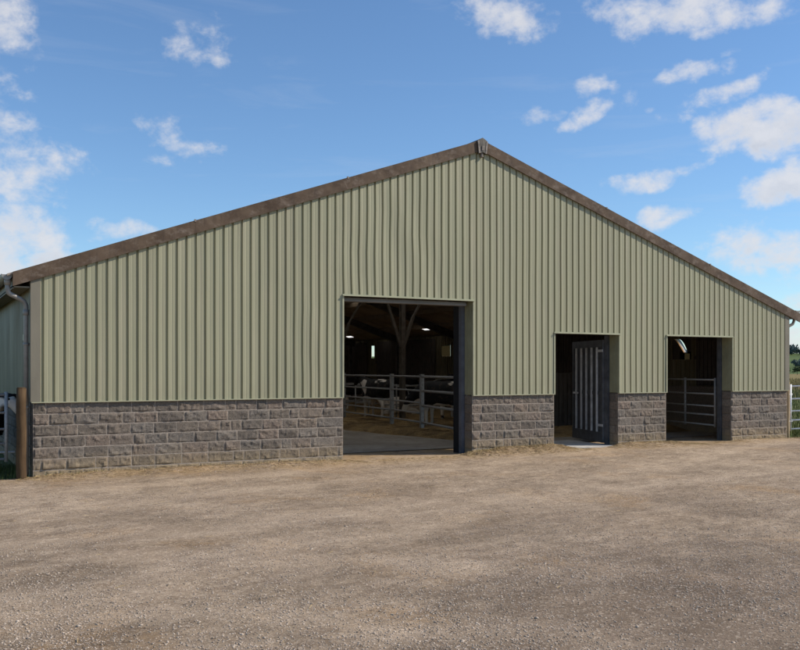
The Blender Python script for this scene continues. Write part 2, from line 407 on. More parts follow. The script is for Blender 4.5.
for az, el, sa, se, k, ti in CL:
    a, e = rad(az), rad(el)
    c = Vector((math.sin(a)*math.cos(e), math.cos(a)*math.cos(e), math.sin(e))); u = Vector((math.cos(a), -math.sin(a), 0)); v = u.cross(c)*1
    if v.z < 0: v = -v
    u, v = u*math.cos(rad(ti))+v*math.sin(rad(ti)), v*math.cos(rad(ti))-u*math.sin(rad(ti))
    nv = t.n('ShaderNodeVectorMath', operation='SUBTRACT'); t.set(nv.inputs[0], dw); nv.inputs[1].default_value = c
    du = t.vmath('DOT_PRODUCT', nv.outputs[0], tuple(u/rad(sa))); dv = t.vmath('DOT_PRODUCT', nv.outputs[0], tuple(v/rad(se)))
    r2 = t.math('ADD', t.math('MULTIPLY', du, du), t.math('MULTIPLY', dv, dv))
    b = t.math('MULTIPLY', t.math('SUBTRACT', 1.0, t.math('MULTIPLY', r2, .75)), k)
    lo = t.math('MULTIPLY', t.math('MULTIPLY', dv, -1.0), t.math('MAXIMUM', b, 0.0))
    blob = b if blob is None else t.math('MAXIMUM', blob, b)
    low = lo if low is None else t.math('MAXIMUM', low, lo)
blob = t.math('MAXIMUM', blob, -.6)
dz = t.scale(d, (1, 1, 1.35))
f1 = t.noise(dz, 17, 9, .60, .25); f2 = t.noise(dz, 52, 7, .62, .2)
ff = t.math('ADD', t.math('MULTIPLY', f1, 2.1), t.math('MULTIPLY', f2, 1.25))
dens = t.math('ADD', t.math('MULTIPLY', blob, .92), t.math('SUBTRACT', ff, 2.06))
alpha = t.ramp(dens, -.22, .74)
alpha = t.math('MULTIPLY', t.math('MULTIPLY', alpha, alpha), t.math('SUBTRACT', 3.0, t.math('MULTIPLY', alpha, 2.0)))
alpha = t.math('MULTIPLY', alpha, .86)
offs = t.n('ShaderNodeVectorMath', operation='ADD'); t.set(offs.inputs[0], dz); offs.inputs[1].default_value = (.012, -.006, .016)
f1b = t.noise(offs.outputs[0], 17, 9, .60, .25)
relief = t.ramp(t.math('SUBTRACT', f1, f1b), -.07, .10)
thick = t.ramp(dens, .35, 1.1)
shade = t.math('MULTIPLY', thick, t.math('ADD', t.math('MULTIPLY', relief, -.55), t.ramp(low, -.1, .7, .35, .95)), None, True)
ccol = t.mix(shade, (6.5, 6.5, 6.75), (4.0, 4.35, 5.1))
# thin high veil of cirrus
ci = t.noise(t.n('ShaderNodeMapping', {'Vector': d, 'Rotation': (.15, -.25, .3), 'Scale': (2.2, 2.2, 16)}).outputs[0], 2.2, 7, .6, .6)
veil = t.ramp(ci, .54, .8, 0, .14)
skyb = t.mix(1.0, sky.outputs[0], (.86, 1.06, 1.24), 'MULTIPLY')
skyc = t.mix(veil, skyb, (5.4, 5.8, 6.6))
fin = t.mix(alpha, skyc, ccol)
bg = t.n('ShaderNodeBackground', {'Color': fin, 'Strength': .11})
wo = t.n('ShaderNodeOutputWorld'); t.L.new(bg.outputs[0], wo.inputs[0])

vs = scn.view_settings
vs.view_transform = 'Standard'; vs.look = 'None'; vs.gamma = 1; vs.exposure = 0.10; vs.use_curve_mapping = False
scn.display_settings.display_device = 'sRGB'
scn.cycles.use_denoising = True
scn.cycles.max_bounces = 8; scn.cycles.diffuse_bounces = 5

# ------------------------------------------------------------------ the barn
L, WID, RX, RZ, EZL, EZR = 42.0, 19.36, 9.27, 6.97, 3.68, 3.585
SL, SR = .3555, .3360
def roof_z(x): return RZ-SL*(RX-x) if x < RX else RZ-SR*(x-RX)
barn = tag(empty('livestock_barn'), 'large sage green metal clad livestock barn on a grey block base with three doorways', 'barn')
OPEN = [(5.92, 9.06, 3.41), (11.33, 13.28, 2.745), (14.86, 17.18, 2.745)]
CB = 1.315

def cladding(mb, u0, u1, top, bottom, openings, mp, dents=True, step=.45, P=.180):
    prof = [(0, 0), (.052, .001), (.060, .0032), (.070, .0032), (.078, .001), (.130, -.0015), (.1395, .036), (.1655, .036), (P, 0)]
    us = []
    k0 = int(math.floor(u0/P))
    for k in range(k0, int(u1/P)+2):
        for a, dd in prof[:-1]:
            us.append((k*P+a, dd))
    def depth(u):
        a = u % P
        for (a0, d0), (a1, d1) in zip(prof, prof[1:]):
            if a0 <= a <= a1: return d0+(d1-d0)*(a-a0)/max(1e-6, a1-a0)
        return 0
    br = [(u0, depth(u0)), (u1, depth(u1))]
    for a, b, h in openings: br += [(a, depth(a)), (b, depth(b))]
    us = sorted([p for p in us if u0 < p[0] < u1]+br)
    def place(u, dd, z):
        n = noise.noise((u*.9, 3.3, z*.8))*.006
        du = noise.noise((u*2.1, 9.1, z*.7))*.004
        if dents:
            for (cu, cz, su, sz, am) in ((6.3, 4.0, .55, .75, .035), (7.6, 4.6, .5, .9, -.03), (5.2, 2.6, .45, .55, .028), (8.1, 3.9, .35, .5, .02), (6.9, 5.2, .4, .6, .022), (15.9, 3.4, .5, .4, .012)):
                g = math.exp(-((u-cu)/su)**2-((z-cz)/sz)**2)
                du += .5*am*g*math.sin(z*2.6+cu); n += .007*g*math.sin(u*7+z*2)
        return mp(u+du, dd+n, z)
    for (ua, da), (ub, db) in zip(us, us[1:]):
        if ub-ua < 1e-5: continue
        m = (ua+ub)/2; b = bottom
        for a, c, h in openings:
            if a <= m <= c: b = h
        ta, tb = top(ua), top(ub)
        zs = [b]; z = b+step
        while z < min(ta, tb)-.05: zs.append(z); z += step
        for za, zb in zip(zs, zs[1:]): mb.quad(place(ua, da, za), place(ub, db, za), place(ub, db, zb), place(ua, da, zb))
        mb.quad(place(ua, da, zs[-1]), place(ub, db, zs[-1]), place(ub, db, tb), place(ua, da, ta))

mb = MB(); cladding(mb, 0.0, WID, lambda x: roof_z(x)-.05, CB, OPEN, lambda u, dd, z: (u, -.035+dd, z))
mb.build('gable_cladding', M['clad'], barn)
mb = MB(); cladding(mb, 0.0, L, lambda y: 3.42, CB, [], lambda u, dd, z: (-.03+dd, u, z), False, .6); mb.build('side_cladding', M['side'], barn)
# right side wall has three openings along the pens
SIDEOPEN = [(3.55, 4.25, 9), (17.7, 18.45, 9), (25.25, 25.55, 9)]
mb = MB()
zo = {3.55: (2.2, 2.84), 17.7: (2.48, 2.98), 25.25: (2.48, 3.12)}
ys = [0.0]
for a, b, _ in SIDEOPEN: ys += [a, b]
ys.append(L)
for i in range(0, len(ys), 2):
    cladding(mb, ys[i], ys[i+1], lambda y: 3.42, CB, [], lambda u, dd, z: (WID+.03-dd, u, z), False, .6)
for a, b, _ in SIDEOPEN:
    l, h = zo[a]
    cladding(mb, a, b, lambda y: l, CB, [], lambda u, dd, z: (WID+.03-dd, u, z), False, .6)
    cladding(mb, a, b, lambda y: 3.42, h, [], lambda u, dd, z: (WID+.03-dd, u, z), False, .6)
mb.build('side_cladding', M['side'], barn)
# split-face block courses
def blocks(mb, u0, u1, z0, z1, mp, rough=1.0, ch=.1965, seed=1):
    rr = random.Random(seed); z = z1; row = 0; rough *= .72
    while z > z0+.02:
        zb = max(z-ch, z0); u = u0; first = True
        while u < u1-.01:
            ln = rr.choice((.42, .42, .42, .32, .21, .42, .5))
            if first: ln = rr.choice((.13, .26, .40)) if row % 2 else rr.choice((.21, .42)); first = False
            ue = min(u+ln, u1)
            if u1-ue < .09: ue = u1
            nx = max(2, int((ue-u)/.03)); nz = 7
            g = []; tint = rr.random(); sx, sz = rr.uniform(-.012, .012), rr.uniform(-.014, .014); off = rr.uniform(-.004, .014); sd = rr.uniform(0, 50)
            a0, a1, b0, b1 = u+.006, ue-.006, zb+.0075, z-.0075
            for j in range(nz+1):
                for i in range(nx+1):
                    fi, fj = i/nx, j/nz
                    uu, zz = a0+(a1-a0)*fi, b0+(b1-b0)*fj
                    if i in (0, nx) or j in (0, nz):
                        dd = -.001-rough*rr.uniform(0, .006)
                    else:
                        ed = min(1, .35+min(fi, 1-fi)*(a1-a0)/.05, .35+min(fj, 1-fj)*(b1-b0)/.05)
                        nn = noise.fractal((uu*7+sd, zz*9, sd), .7, 2.1, 4)*.022+(.42-abs(noise.noise((uu*11, zz*9, sd+9))))*.030
                        dd = min(-.0035-.002*rr.random(), -.005-ed*(off*.6+rough*(nn+(fi-.5)*sx*2+(fj-.5)*sz*2)))
                        uu += rr.uniform(-.004, .004); zz += rr.uniform(-.004, .004)
                    g.append(mp(uu, dd, zz))
            n = len(mb.v); mb.v += g
            for j in range(nz):
                for i in range(nx):
                    mb.f.append((n+j*(nx+1)+i, n+j*(nx+1)+i+1, n+(j+1)*(nx+1)+i+1, n+(j+1)*(nx+1)+i)); mb.tint.append(tint)
            u = ue
        z = zb; row += 1
piers = [(0.0, 5.92), (9.06, 11.33), (13.28, 14.86), (17.18, WID)]
for k, (a, b) in enumerate(piers):
    mb = MB()
    blocks(mb, a, b, -.06, CB-.015, lambda u, dd, z: (u, dd, z), 1, seed=20+k)
    mb.box(a+.006, b-.006, .012, .30, -.2, CB-.012, .45); mb.quad((a, -.0015, -.1), (b, -.0015, -.1), (b, -.0015, CB-.012), (a, -.0015, CB-.012), 2.0)
    if a > 0: blocks(mb, .0, .30, -.06, CB-.015, lambda u, dd, z, a=a: (a-.004+dd*.5, .30-u, z), .15, seed=40+k)
    if b < WID: blocks(mb, .0, .30, -.06, CB-.015, lambda u, dd, z, b=b: (b+.004-dd*.5, u, z), .15, seed=50+k)
    mb.build('block_plinth', M['block'], barn, tint=True)
mb = MB()
mb.box(.012, .30, .302, L-.01, -.2, CB-.012, .4); mb.box(.02, .30, .302, L-.01, CB-.011, CB+.06, .4); blocks(mb, .30, 14, -.06, CB-.015, lambda u, dd, z: (dd-.004, 14.3-u, z), .6, seed=77)
mb.build('block_plinth', M['block'], barn, tint=True)
mb = MB(); mb.box(WID-.30, WID-.002, .302, L-.01, -.2, CB+.06, .4); mb.build('block_plinth', M['block'], barn, tint=True)
# rear gable
mb = MB(); mb.poly([(0, L, 0), (WID, L, 0), (WID, L, 3.5), (RX, L, 6.9), (0, L, 3.5)]); mb.poly([(WID, L+.05, 0), (0, L+.05, 0), (0, L+.05, 3.5), (RX, L+.05, 6.9), (WID, L+.05, 3.5)])
mb.build('rear_wall', M['board'], barn)
# flashings
for a, b in piers:
    mb = MB(); mb.box(a+(.0 if a else -.03), b, -.058, -.003, CB-.012, CB+.004); mb.build('drip_flashing', M['trim'], barn)
for x0, x1 in ((-.034, .115), (WID-.13, WID+.034)):
    mb = MB(); mb.box(x0, x1, -.047, -.036, CB+.006, 3.56 if x0 > 1 else 3.52)
    mb.box(-.045 if x0 < 1 else WID+.036, -.034 if x0 < 1 else WID+.047, -.047, .16, CB+.006, 3.42)
    mb.build('corner_flashing', M['corner'], barn)
for a, b, h in OPEN:
    mb = MB()
    mb.box(a-.03, b+.03, -.056, -.037, h-.02, h+.018); mb.box(a-.03, b+.03, -.085, -.060, h-.02, h-.008)
    mb.box(a-.032, a+.002, -.054, -.037, CB+.006, h-.022); mb.box(b-.002, b+.032, -.054, -.037, CB+.006, h-.022)
    mb.build('opening_trim', M['trim'], barn)
    mb = MB()
    for sx, x in ((1, a), (-1, b)):
        mb.box(min(x, x-sx*.03), max(x, x-sx*.03), -.034, .30, CB+.004, h-.01)
        for k in range(2):
            yy = .06+k*.11; mb.box(min(x+sx*.001, x+sx*.012), max(x+sx*.001, x+sx*.012), yy, yy+.035, CB+.02, h-.03)
    mb.box(a, b, -.030, .30, h-.006, h+.025)
    mb.build('return_sheet', M['jamb'], barn)
# steel posts behind the jambs and the grey header of the tall doorway
mb = MB(); mb.box(8.985, 9.10, .31, .43, 0, 3.40); mb.build('door_post', M['bsteel'], barn)
mb = MB(); mb.box(8.985, 9.12, .435, .66, 0, 3.38); mb.build('door_track', M['black'], barn)
mb = MB(); mb.box(5.80, 5.90, .31, .43, 0, 3.40); mb.build('door_post', M['bsteel'], barn)
mb = MB(); mb.box(5.86, 8.98, .12, .30, 3.295, 3.372); mb.box(5.86, 8.98, .10, .118, 3.30, 3.335); mb.build('door_header', M['header'], barn)
for x0, x1, h in ((13.22, 13.32, 2.72), (17.12, 17.22, 2.72)):
    mb = MB(); mb.box(x0, x1, .31, .42, 0, h); mb.build('door_post', M['door'], barn)
# roof slopes with rooflight openings; wide unseen ones are added to brighten inside
FILL_LIGHTS_L = [(3.0, 7.4, y, y+1.1) for y in (1.4, 3.4, 7.0, 9.2, 12.4, 14.6, 18.0, 20.0, 24.3, 27.0, 29.6, 34.0)]  # panels out of view, added to brighten the interior
LIGHTS_AND_FILL = [(10.0, 13.9, y, y+1.1) for y in (1.4, 3.4, 7.0, 9.2, 12.4, 14.6, 21.5, 24.3, 27.0, 31.0)]+[(15.05, 15.4, 18.9, 19.6), (17.4, 17.85, 18.25, 18.8), (18.75, 19.0, 18.2, 19.3), (18.75, 19.1, 23.4, 24.1), (18.95, 19.2, 27.2, 28.0)]  # wide ones added unseen for interior light; small ones are the visible rooflights
def slope(x0, x1, holes, flip):
    mb = MB(); xs = sorted(set([x0, x1]+[h[i] for h in holes for i in (0, 1)])); yy = sorted(set([-.06, L+.2]+[h[i] for h in holes for i in (2, 3)]))
    for xa, xb in zip(xs, xs[1:]):
        for ya, yb in zip(yy, yy[1:]):
            if any(h[0] <= (xa+xb)/2 <= h[1] and h[2] <= (ya+yb)/2 <= h[3] for h in holes): continue
            for off, rv in ((.0, False), (-.035, True)):
                q = [(xa, ya, roof_z(xa)+off), (xb, ya, roof_z(xb)+off), (xb, yb, roof_z(xb)+off), (xa, yb, roof_z(xa)+off)]
                mb.quad(*(q[::-1] if rv else q))
    for xa, xb in ((x0, x1),):
        mb.quad((xa, -.06, roof_z(xa)-.035), (xb, -.06, roof_z(xb)-.035), (xb, -.06, roof_z(xb)), (xa, -.06, roof_z(xa)))
    e = x0 if x0 < 0 else x1
    mb.quad((e, -.06, roof_z(e)-.035), (e, L, roof_z(e)-.035), (e, L, roof_z(e)), (e, -.06, roof_z(e)))
    return mb.build('roof_slope', M['roofu'], barn)
sl1 = slope(-.42, RX, FILL_LIGHTS_L, False); sl2 = slope(RX, WID+.48, LIGHTS_AND_FILL, False)
for h in LIGHTS_AND_FILL:
    mb = MB(); mb.quad(*[(x, y, roof_z(x)-.012) for x, y in ((h[0], h[2]), (h[1], h[2]), (h[1], h[3]), (h[0], h[3]))]); mb.build('rooflight_or_fill', M['glow'], sl2)
for h in FILL_LIGHTS_L:
    mb = MB(); mb.quad(*[(x, y, roof_z(x)-.012) for x, y in ((h[0], h[2]), (h[1], h[2]), (h[1], h[3]), (h[0], h[3]))]); mb.build('rooflight_or_fill', M['glow'], sl1)
# fascias in lengths, and the ridge
def fascia(xa, xb, n):
    mb = MB(); H = .245
    for i in range(n):
        a = xa+(xb-xa)*i/n+(.001 if i else 0); b = xa+(xb-xa)*(i+1)/n-(.001 if i < n-1 else 0)
        w0 = .004*R.uniform(-1, 1)
        for (y0, y1) in ((-.085+w0*.3, -.062),):
            za, zb = roof_z(a)+.004, roof_z(b)+.004
            va = [(a, y0, za-H), (b, y0, zb-H), (b, y1, zb-H), (a, y1, za-H), (a, y0, za), (b, y0, zb), (b, y1, zb), (a, y1, za)]
            nn = len(mb.v); mb.v += va
            for q in ((0,3,2,1),(4,5,6,7),(0,1,5,4),(1,2,6,5),(2,3,7,6),(3,0,4,7)): mb.f.append(tuple(nn+k for k in q)); mb.tint.append(.5)
    f = mb.build('fascia', M['fascia'], barn)
    for i in range(1, n):
        x = xa+(xb-xa)*i/n; mb = MB(); mb.box(x-.018, x+.018, -.093, -.06, roof_z(x)-.02, roof_z(x)+.022); mb.build('joint_clip', M['lead'], f)
fascia(-.33, RX-.11, 3); fascia(RX+.11, WID+.45, 3)
mb = MB()
for s in (-1, 1):
    x = RX+s*.125; zt = roof_z(RX)+.045; ze = roof_z(x)+.02
    zb = roof_z(x)-.27
    mb.poly([(RX, -.118, zt), (x, -.112, ze), (x-s*.03, -.112, zb), (RX, -.122, zb+.04)][::(1 if s < 0 else -1)])
    mb.quad((RX, -.118, zt), (x, -.112, ze), (x, L, ze), (RX, L, zt)); mb.quad((x, -.112, ze), (x-s*.03, -.112, zb), (x-s*.03, -.04, zb), (x, -.04, ze))
rc = mb.build('ridge_cap', M['leadd'], barn)
mb = MB()
for s in (-1, 1):
    x = RX+s*.125; mb.bar((x-s*.01, -.118, roof_z(x)+.01), (x-s*.04, -.118, roof_z(x)-.26), .04, .012, (0,1,0))
mb.bar((RX, -.126, roof_z(RX)-.14), (RX, -.126, roof_z(RX)-.24), .05, .012, (0,1,0)); mb.tube([(RX, -.06, roof_z(RX)-.26), (RX, -.075, roof_z(RX)-.38)], .035, 8)
mb.build('cap_strip', M['lead'], rc)
# eaves soffit and gutters
def gutter(x, sgn, yend):
    mb = MB(); n = 10; zt = 3.515; r = .085
    P0 = [(x+math.cos(math.pi*k/n)*r, zt-math.sin(math.pi*k/n)*r*1.1) for k in range(n+1)]
    P1 = [(x+math.cos(math.pi*k/n)*(r-.008), zt-math.sin(math.pi*k/n)*(r-.008)*1.1) for k in range(n+1)]
    for PP in (P0, P1):
        for (xa, za), (xb, zb) in zip(PP, PP[1:]): mb.quad((xa, yend, za), (xb, yend, zb), (xb, L, zb), (xa, L, za))
    mb.poly([(a, yend, b) for a, b in P0]); mb.box(x-r-.006, x-r+.006, yend, L, zt-.012, zt+.006); mb.box(x+r-.006, x+r+.006, yend, L, zt-.012, zt+.006)
    g = mb.build('gutter', M['gutter'], barn, smooth=False)
    mb = MB(); xo = 0 if sgn < 0 else WID
    mb.box(min(x-sgn*.09, xo+sgn*.05), max(x-sgn*.09, xo+sgn*.05), .0, L, 3.30, 3.325); mb.box(x-sgn*.10-.01, x-sgn*.10+.01, .0, L, 3.28, 3.45)
    mb.build('soffit_board', M['corner'], g)
    return g
g1 = gutter(-.42, -1, -.02)
mb = MB(); mb.tube([(-.40, .06, 3.44), (-.40, .06, 3.26), (-.385, .07, 3.21), (-.345, .08, 3.18), (-.20, .11, 3.115), (-.13, .12, 3.07), (-.10, .13, 3.0), (-.10, .13, 2.9), (-.10, .13, .05)], .042, 12)
mb.tube([(-.10, .13, 2.93), (-.10, .13, 2.83)], .05, 12); mb.tube([(-.40, .06, 3.46), (-.40, .06, 3.34)], .055, 12)
for z in (2.3, 1.2): mb.tube([(-.10, .13, z), (-.10, .13, z+.05)], .05, 12); mb.box(-.10, -.03, .11, .15, z, z+.05)
mb.build('downpipe', M['gutter'], barn, smooth=True)
g2 = gutter(WID+.44, 1, -.02)
mb = MB(); mb.tube([(WID+.42, .10, 3.44), (WID+.42, .10, 3.24), (WID+.38, .11, 3.15), (WID+.2, .15, 3.06), (WID+.10, .17, 3.0), (WID+.09, .18, 2.9), (WID+.09, .60, 2.0), (WID+.09, .60, .05)], .04, 12)
mb.build('downpipe', M['gutter'], barn, smooth=True)
mb = MB(); mb.box(-.05, -.036, .92, 1.10, 2.42, 2.53); mb.build('notice_plate', M['plate'], barn)
# portal frames and purlins
FY = [.62, 5.85, 11.2, 16.55, 21.9, 27.25, 32.6, 37.95]
for y in FY:
    mb = MB()
    for xa, xb in ((.12, RX), (RX, WID-.12)):
        for dz, hh, w in ((-.26, .03, .17), (-.40, .25, .02), (-.54, .03, .17)):
            if y < 1: w *= .6
            mb.bar((xa, y, roof_z(xa)+dz), (xb, y, roof_z(xb)+dz), w, hh)
    for x in (.40, WID-.40): mb.box(x-.08, x+.08, y-.06, y+.06, 0, roof_z(x)-.2)
    mb.build('portal_frame', M['steel'], barn)
for y in FY[1:]:
    for x in (6.2, 13.4):
        mb = MB(); zt = roof_z(x)-.55
        mb.box(x-.08, x+.08, y-.09, y-.075, 0, zt); mb.box(x-.08, x+.08, y+.075, y+.09, 0, zt); mb.box(x-.012, x+.012, y-.073, y+.073, 0, zt)
        for s in (-1, 1):
            mb.bar((x+s*.05, y, zt-2.35), (x+s*.42, y, zt-1.3), .10, .09); mb.bar((x+s*.42, y, zt-1.3), (x+s*1.0, y, roof_z(x+s*1.0)-.53), .08, .07)
        mb.build('stanchion', M['stan'], barn)
for i in range(7):
    for s in (-1, 1):
        x = RX+s*(.5+i*1.42); mb = MB(); mb.box(x-.04, x+.04, .0, L-.05, roof_z(x)-.235, roof_z(x)-.05); mb.build('purlin', M['timber'], barn)
# timber boards lining the pens at the side walls and the low partition behind the narrow doorway
for x, ya, yb in ((WID-.06, .75, 3.3), (WID-.06, 4.5, 17.2), (WID-.06, 18.9, 24.9), (WID-.06, 26.0, L-.3), (.05, .75, L-.3)):
    mb = MB(); y = ya
    mb.box(x+(.013 if x > 1 else -.030), x+(.030 if x > 1 else -.013), ya, yb, 2.2, 2.3)
    while y+.13 < yb: mb.box(x-.012, x+.012, y, y+.13, 1.40, 3.3); y += .155
    mb.build('board_lining', M['board'], barn)
for a, b, z0, z1, k in ((17.7, 18.45, 2.48, 2.98, 'dim'), (3.5, 3.95, 2.2, 2.44, 'dim')):
    mb = MB(); mb.quad((WID+.02, a, z0), (WID+.02, a, z1), (WID+.02, b, z1), (WID+.02, b, z0)); mb.build('dirty_pane', M['dim'], barn)
# curved translucent sheet hanging in the side opening seen through the right doorway
def curve_at(f, off): return (4.20-.46*f**.8+.02-off*(1-.35*f), 2.84-.10*f-.36*f**1.8)
for o0, o1, mt in ((.0, .06, 'amber'), (.06, .15, 'milky'), (.15, .20, 'pale')):
    mb = MB()
    for k in range(12):
        f0, f1 = k/12, (k+1)/12; x0, x1 = WID-.05*math.sin(math.pi*f0), WID-.05*math.sin(math.pi*f1)
        mb.quad((x0, *curve_at(f0, o0)), (x0+.02, *curve_at(f0, o1)), (x1+.02, *curve_at(f1, o1)), (x1, *curve_at(f1, o0)))
    mb.build('curved_sheet', M[mt], barn)
pa = [curve_at(k/12, 0) for k in range(13)]; pb = [curve_at(k/12, .20) for k in range(13)]
for pl in ([(4.3, 2.9)]+pa+[(pa[-1][0], 2.2), (4.3, 2.2)], pb+[(3.5, pb[-1][1]), (3.5, 2.9)]):
    mb = MB(); mb.poly([(WID+.024, y, z) for y, z in pl]); mb.build('cover_board', M['board'], barn)
# barred door leaf, opened inwards on the right jamb of the narrow doorway
H0, H1 = Vector((13.21, .44, 0)), Vector((13.76, 2.28, 0)); dv = (H1-H0).normalized(); LEN = (H1-H0).length
def dl(s, z, off=0): p = H0+dv*s+Vector((-dv.y, dv.x, 0))*off; return (p.x, p.y, z)
mb = MB()
for s in (.05, LEN-.05): mb.bar(dl(s, .07), dl(s, 2.62), .10, .05, (-dv.y, dv.x, 0))
for z, w in ((.20, .26), (2.53, .18), (1.30, .09)): mb.bar(dl(.1, z), dl(LEN-.1, z), .05, w)
mb.bar(dl(.1, 1.36, -.03), dl(LEN-.1, 1.36, -.03), .01, 2.3)
leaf = mb.build('barred_door', M['door'], barn)
for k in range(5):
    s = .32+k*(LEN-.52)/4.3; mb = MB(); mb.bar(dl(s, .33, .035), dl(s, 2.44, .035), .045, .04, (-dv.y, dv.x, 0)); mb.build('bar', M['dbar'], leaf)
mb = MB(); mb.bar(dl(LEN-.12, 1.27, .05), dl(LEN-.45, 1.27, .05), .02, .05); mb.build('bolt', M['dbar'], leaf)
for z in (.5, 2.35): mb = MB(); mb.bar(dl(-.03, z, .035), dl(.25, z, .035), .015, .06); mb.build('hinge', M['dbar'], leaf)

# ------------------------------------------------------------------ ground
def grid_mesh(name, xs, ys, zf, mat, smooth=True):
    X, Y = np.meshgrid(xs, ys); Z = zf(X, Y)
    V = np.stack([X.ravel(), Y.ravel(), Z.ravel()], 1); nx, ny = len(xs), len(ys)
    i = np.arange(nx-1)[None, :]+np.arange(ny-1)[:, None]*nx
    F = np.stack([i, i+1, i+1+nx, i+nx], -1).reshape(-1, 4)
    return np_mesh(name, V, F, mat, None, smooth)
def sstep(a, b, x): q = np.clip((x-a)/(b-a), 0, 1); return q*q*(3-2*q)
def yard_z(X, Y):
    z = (fbm(X*.5+9, Y*.5, 3)-.45)*.05+(fbm(X*2.3, Y*2.3, 4)-.45)*.032+(fbm(X*6, Y*6, 3)-.45)*.024
    # dirt swept up against the block piers
    p = np.zeros_like(X)
    for a, b, hgt in ((0.1, 5.9, .08), (9.0, 11.6, .15), (13.2, 15.1, .13), (17.3, 19.3, .04)):
        p = np.maximum(p, hgt*sstep(a-.5, a+.4, X)*sstep(b+.5, b-.4, X)*np.exp(-((Y+.02)/.34)**2)*(.4+1.1*fbm(X*1.7+3, Y*2.1, 3)))
    z = z+p
    inside = sstep(-.25, .25, Y)
    zz = z*(1-.75*inside)+.002*inside
    return np.where((Y > .12) & ((X < 5.9) | (X > 19.3)), -.10, zz)-.004
xs = np.concatenate([np.arange(-70, -9, 1.5), np.arange(-9, 24, .07), np.arange(24, 90, 1.5)])
ys = np.concatenate([np.arange(-60, -14, 1.2), np.arange(-14, 1.8, .07)])
yard = tag(grid_mesh('yard', xs, ys, yard_z, M['yard']), kind='structure')
# inside floor and the concrete sill of the narrow doorway
mb = MB(); mb.quad((.3, 1.55, .012), (WID-.3, 1.55, .012), (WID-.3, L, .012), (.3, L, .012)); tag(mb.build('barn_floor', M['floor']), kind='structure')
mb = MB(); mb.box(11.30, 13.30, .02, 1.9, -.05, .035); tag(mb.build('concrete_sill', M['slab']), kind='structure')
# land beyond
def land_z(X, Y): return -.05+0*X
mb = MB(); mb.quad((-3000, -3000, -.06), (3000, -3000, -.06), (3000, 3000, -.06), (-3000, 3000, -.06)); tag(mb.build('meadow', M['field']), kind='structure')
def polar(r, azd, z): a = rad(azd); return (-1.878+r*math.sin(a), -16.88+r*math.cos(a), z)
mb = MB()
for k in range(30):
    a0, a1 = 34+k*1.6, 34+(k+1)*1.6; mb.quad(polar(95, a0, -.03), polar(95, a1, -.03), polar(420, a1, -.03), polar(420, a0, -.03))
tag(mb.build('dry_meadow', M['reed']), kind='structure')
rs = np.concatenate([np.linspace(380, 1100, 26)]); azs = np.linspace(-25, 95, 90)
A_, R_ = np.meshgrid(azs, rs)
def hill_h(a, r): return -.5+sstep(400, 900, r)*(16+14*(fbm(a*.11+5, r*.002, 3)-.4))*.92
Hh = hill_h(A_, R_)
V = np.stack([-1.878+R_.ravel()*np.sin(np.radians(A_.ravel())), -16.88+R_.ravel()*np.cos(np.radians(A_.ravel())), Hh.ravel()], 1)
nx = len(azs); i = np.arange(nx-1)[None, :]+np.arange(len(rs)-1)[:, None]*nx
tag(np_mesh('hills', V, np.stack([i, i+1, i+1+nx, i+nx], -1).reshape(-1, 4), M['hill'], None, True), kind='structure')

# ------------------------------------------------------------------ loose gravel, straw, grass
def scatter_stones(n):
    X = []; 
    k = 0
    px = NP.uniform(-.44, .44, n*4); zz = 5.6+NP.beta(1.0, 2.6, n*4)*13
    fx, fy = .4757, .8797
    x = -1.878+zz*fx+px*zz*fy; y = -16.88+zz*fy-px*zz*fx
    dn = fbm(x*.6+3, y*.6, 4)+.16*sstep(1.5, 4.5, x)*sstep(-9.5, -12, y)
    keep = (NP.rand(n*4) < sstep(.24, .62, dn)) & (y < -.25)
    x, y = x[keep][:n], y[keep][:n]; n = len(x)
    sz = .0026+.0105*NP.rand(n)**3.5+.010*(NP.rand(n) > .996)
    z = yard_z(x, y)
    base = np.array([[1,0,0],[.3,.95,.1],[-.8,.6,0],[-.8,-.6,.1],[.3,-.95,0],[.1,0,.8],[-.3,.1,.75],[0,0,-.6]])
    tri = np.array([[0,1,5],[1,2,6],[1,6,5],[2,3,6],[3,4,6],[4,0,5],[4,5,6],[1,0,7],[2,1,7],[3,2,7],[4,3,7],[0,4,7]])
    j = base[None]*(1+.35*(NP.rand(n, 8, 3)-.5)); an = NP.uniform(0, 6.28, n); c, s = np.cos(an), np.sin(an)
    bx = j[:,:,0]*c[:,None]-j[:,:,1]*s[:,None]; by = j[:,:,0]*s[:,None]+j[:,:,1]*c[:,None]
    V = np.stack([x[:,None]+bx*sz[:,None], y[:,None]+by*sz[:,None]*.85, z[:,None]+(j[:,:,2]*.7+.02)*sz[:,None]], -1).reshape(-1, 3)
    F = (tri[None]+np.arange(n)[:,None,None]*8).reshape(-1, 3)
    return np_mesh('loose_gravel', V, F, M['stone'])
tag(scatter_stones(85000), kind='stuff')
def scatter_sticks(name, x, y, zf, lmin, lmax, w, mat):
    n = len(x); an = NP.uniform(0, 6.28, n); ln = NP.uniform(lmin, lmax, n)/2; z = zf(x, y)+.006+.012*NP.rand(n)
    c, s = np.cos(an), np.sin(an); tl = NP.uniform(-.18, .18, n)*ln
    V = np.zeros((n, 4, 3))
    for k, (a, b) in enumerate(((-1,-1),(1,-1),(1,1),(-1,1))):
        V[:,k,0] = x+a*ln*c-b*w*s; V[:,k,1] = y+a*ln*s+b*w*c; V[:,k,2] = z+a*tl+b*w*.5
    return np_mesh(name, V.reshape(-1, 3), np.arange(n*4).reshape(n, 4), mat)
bx, by = [], []
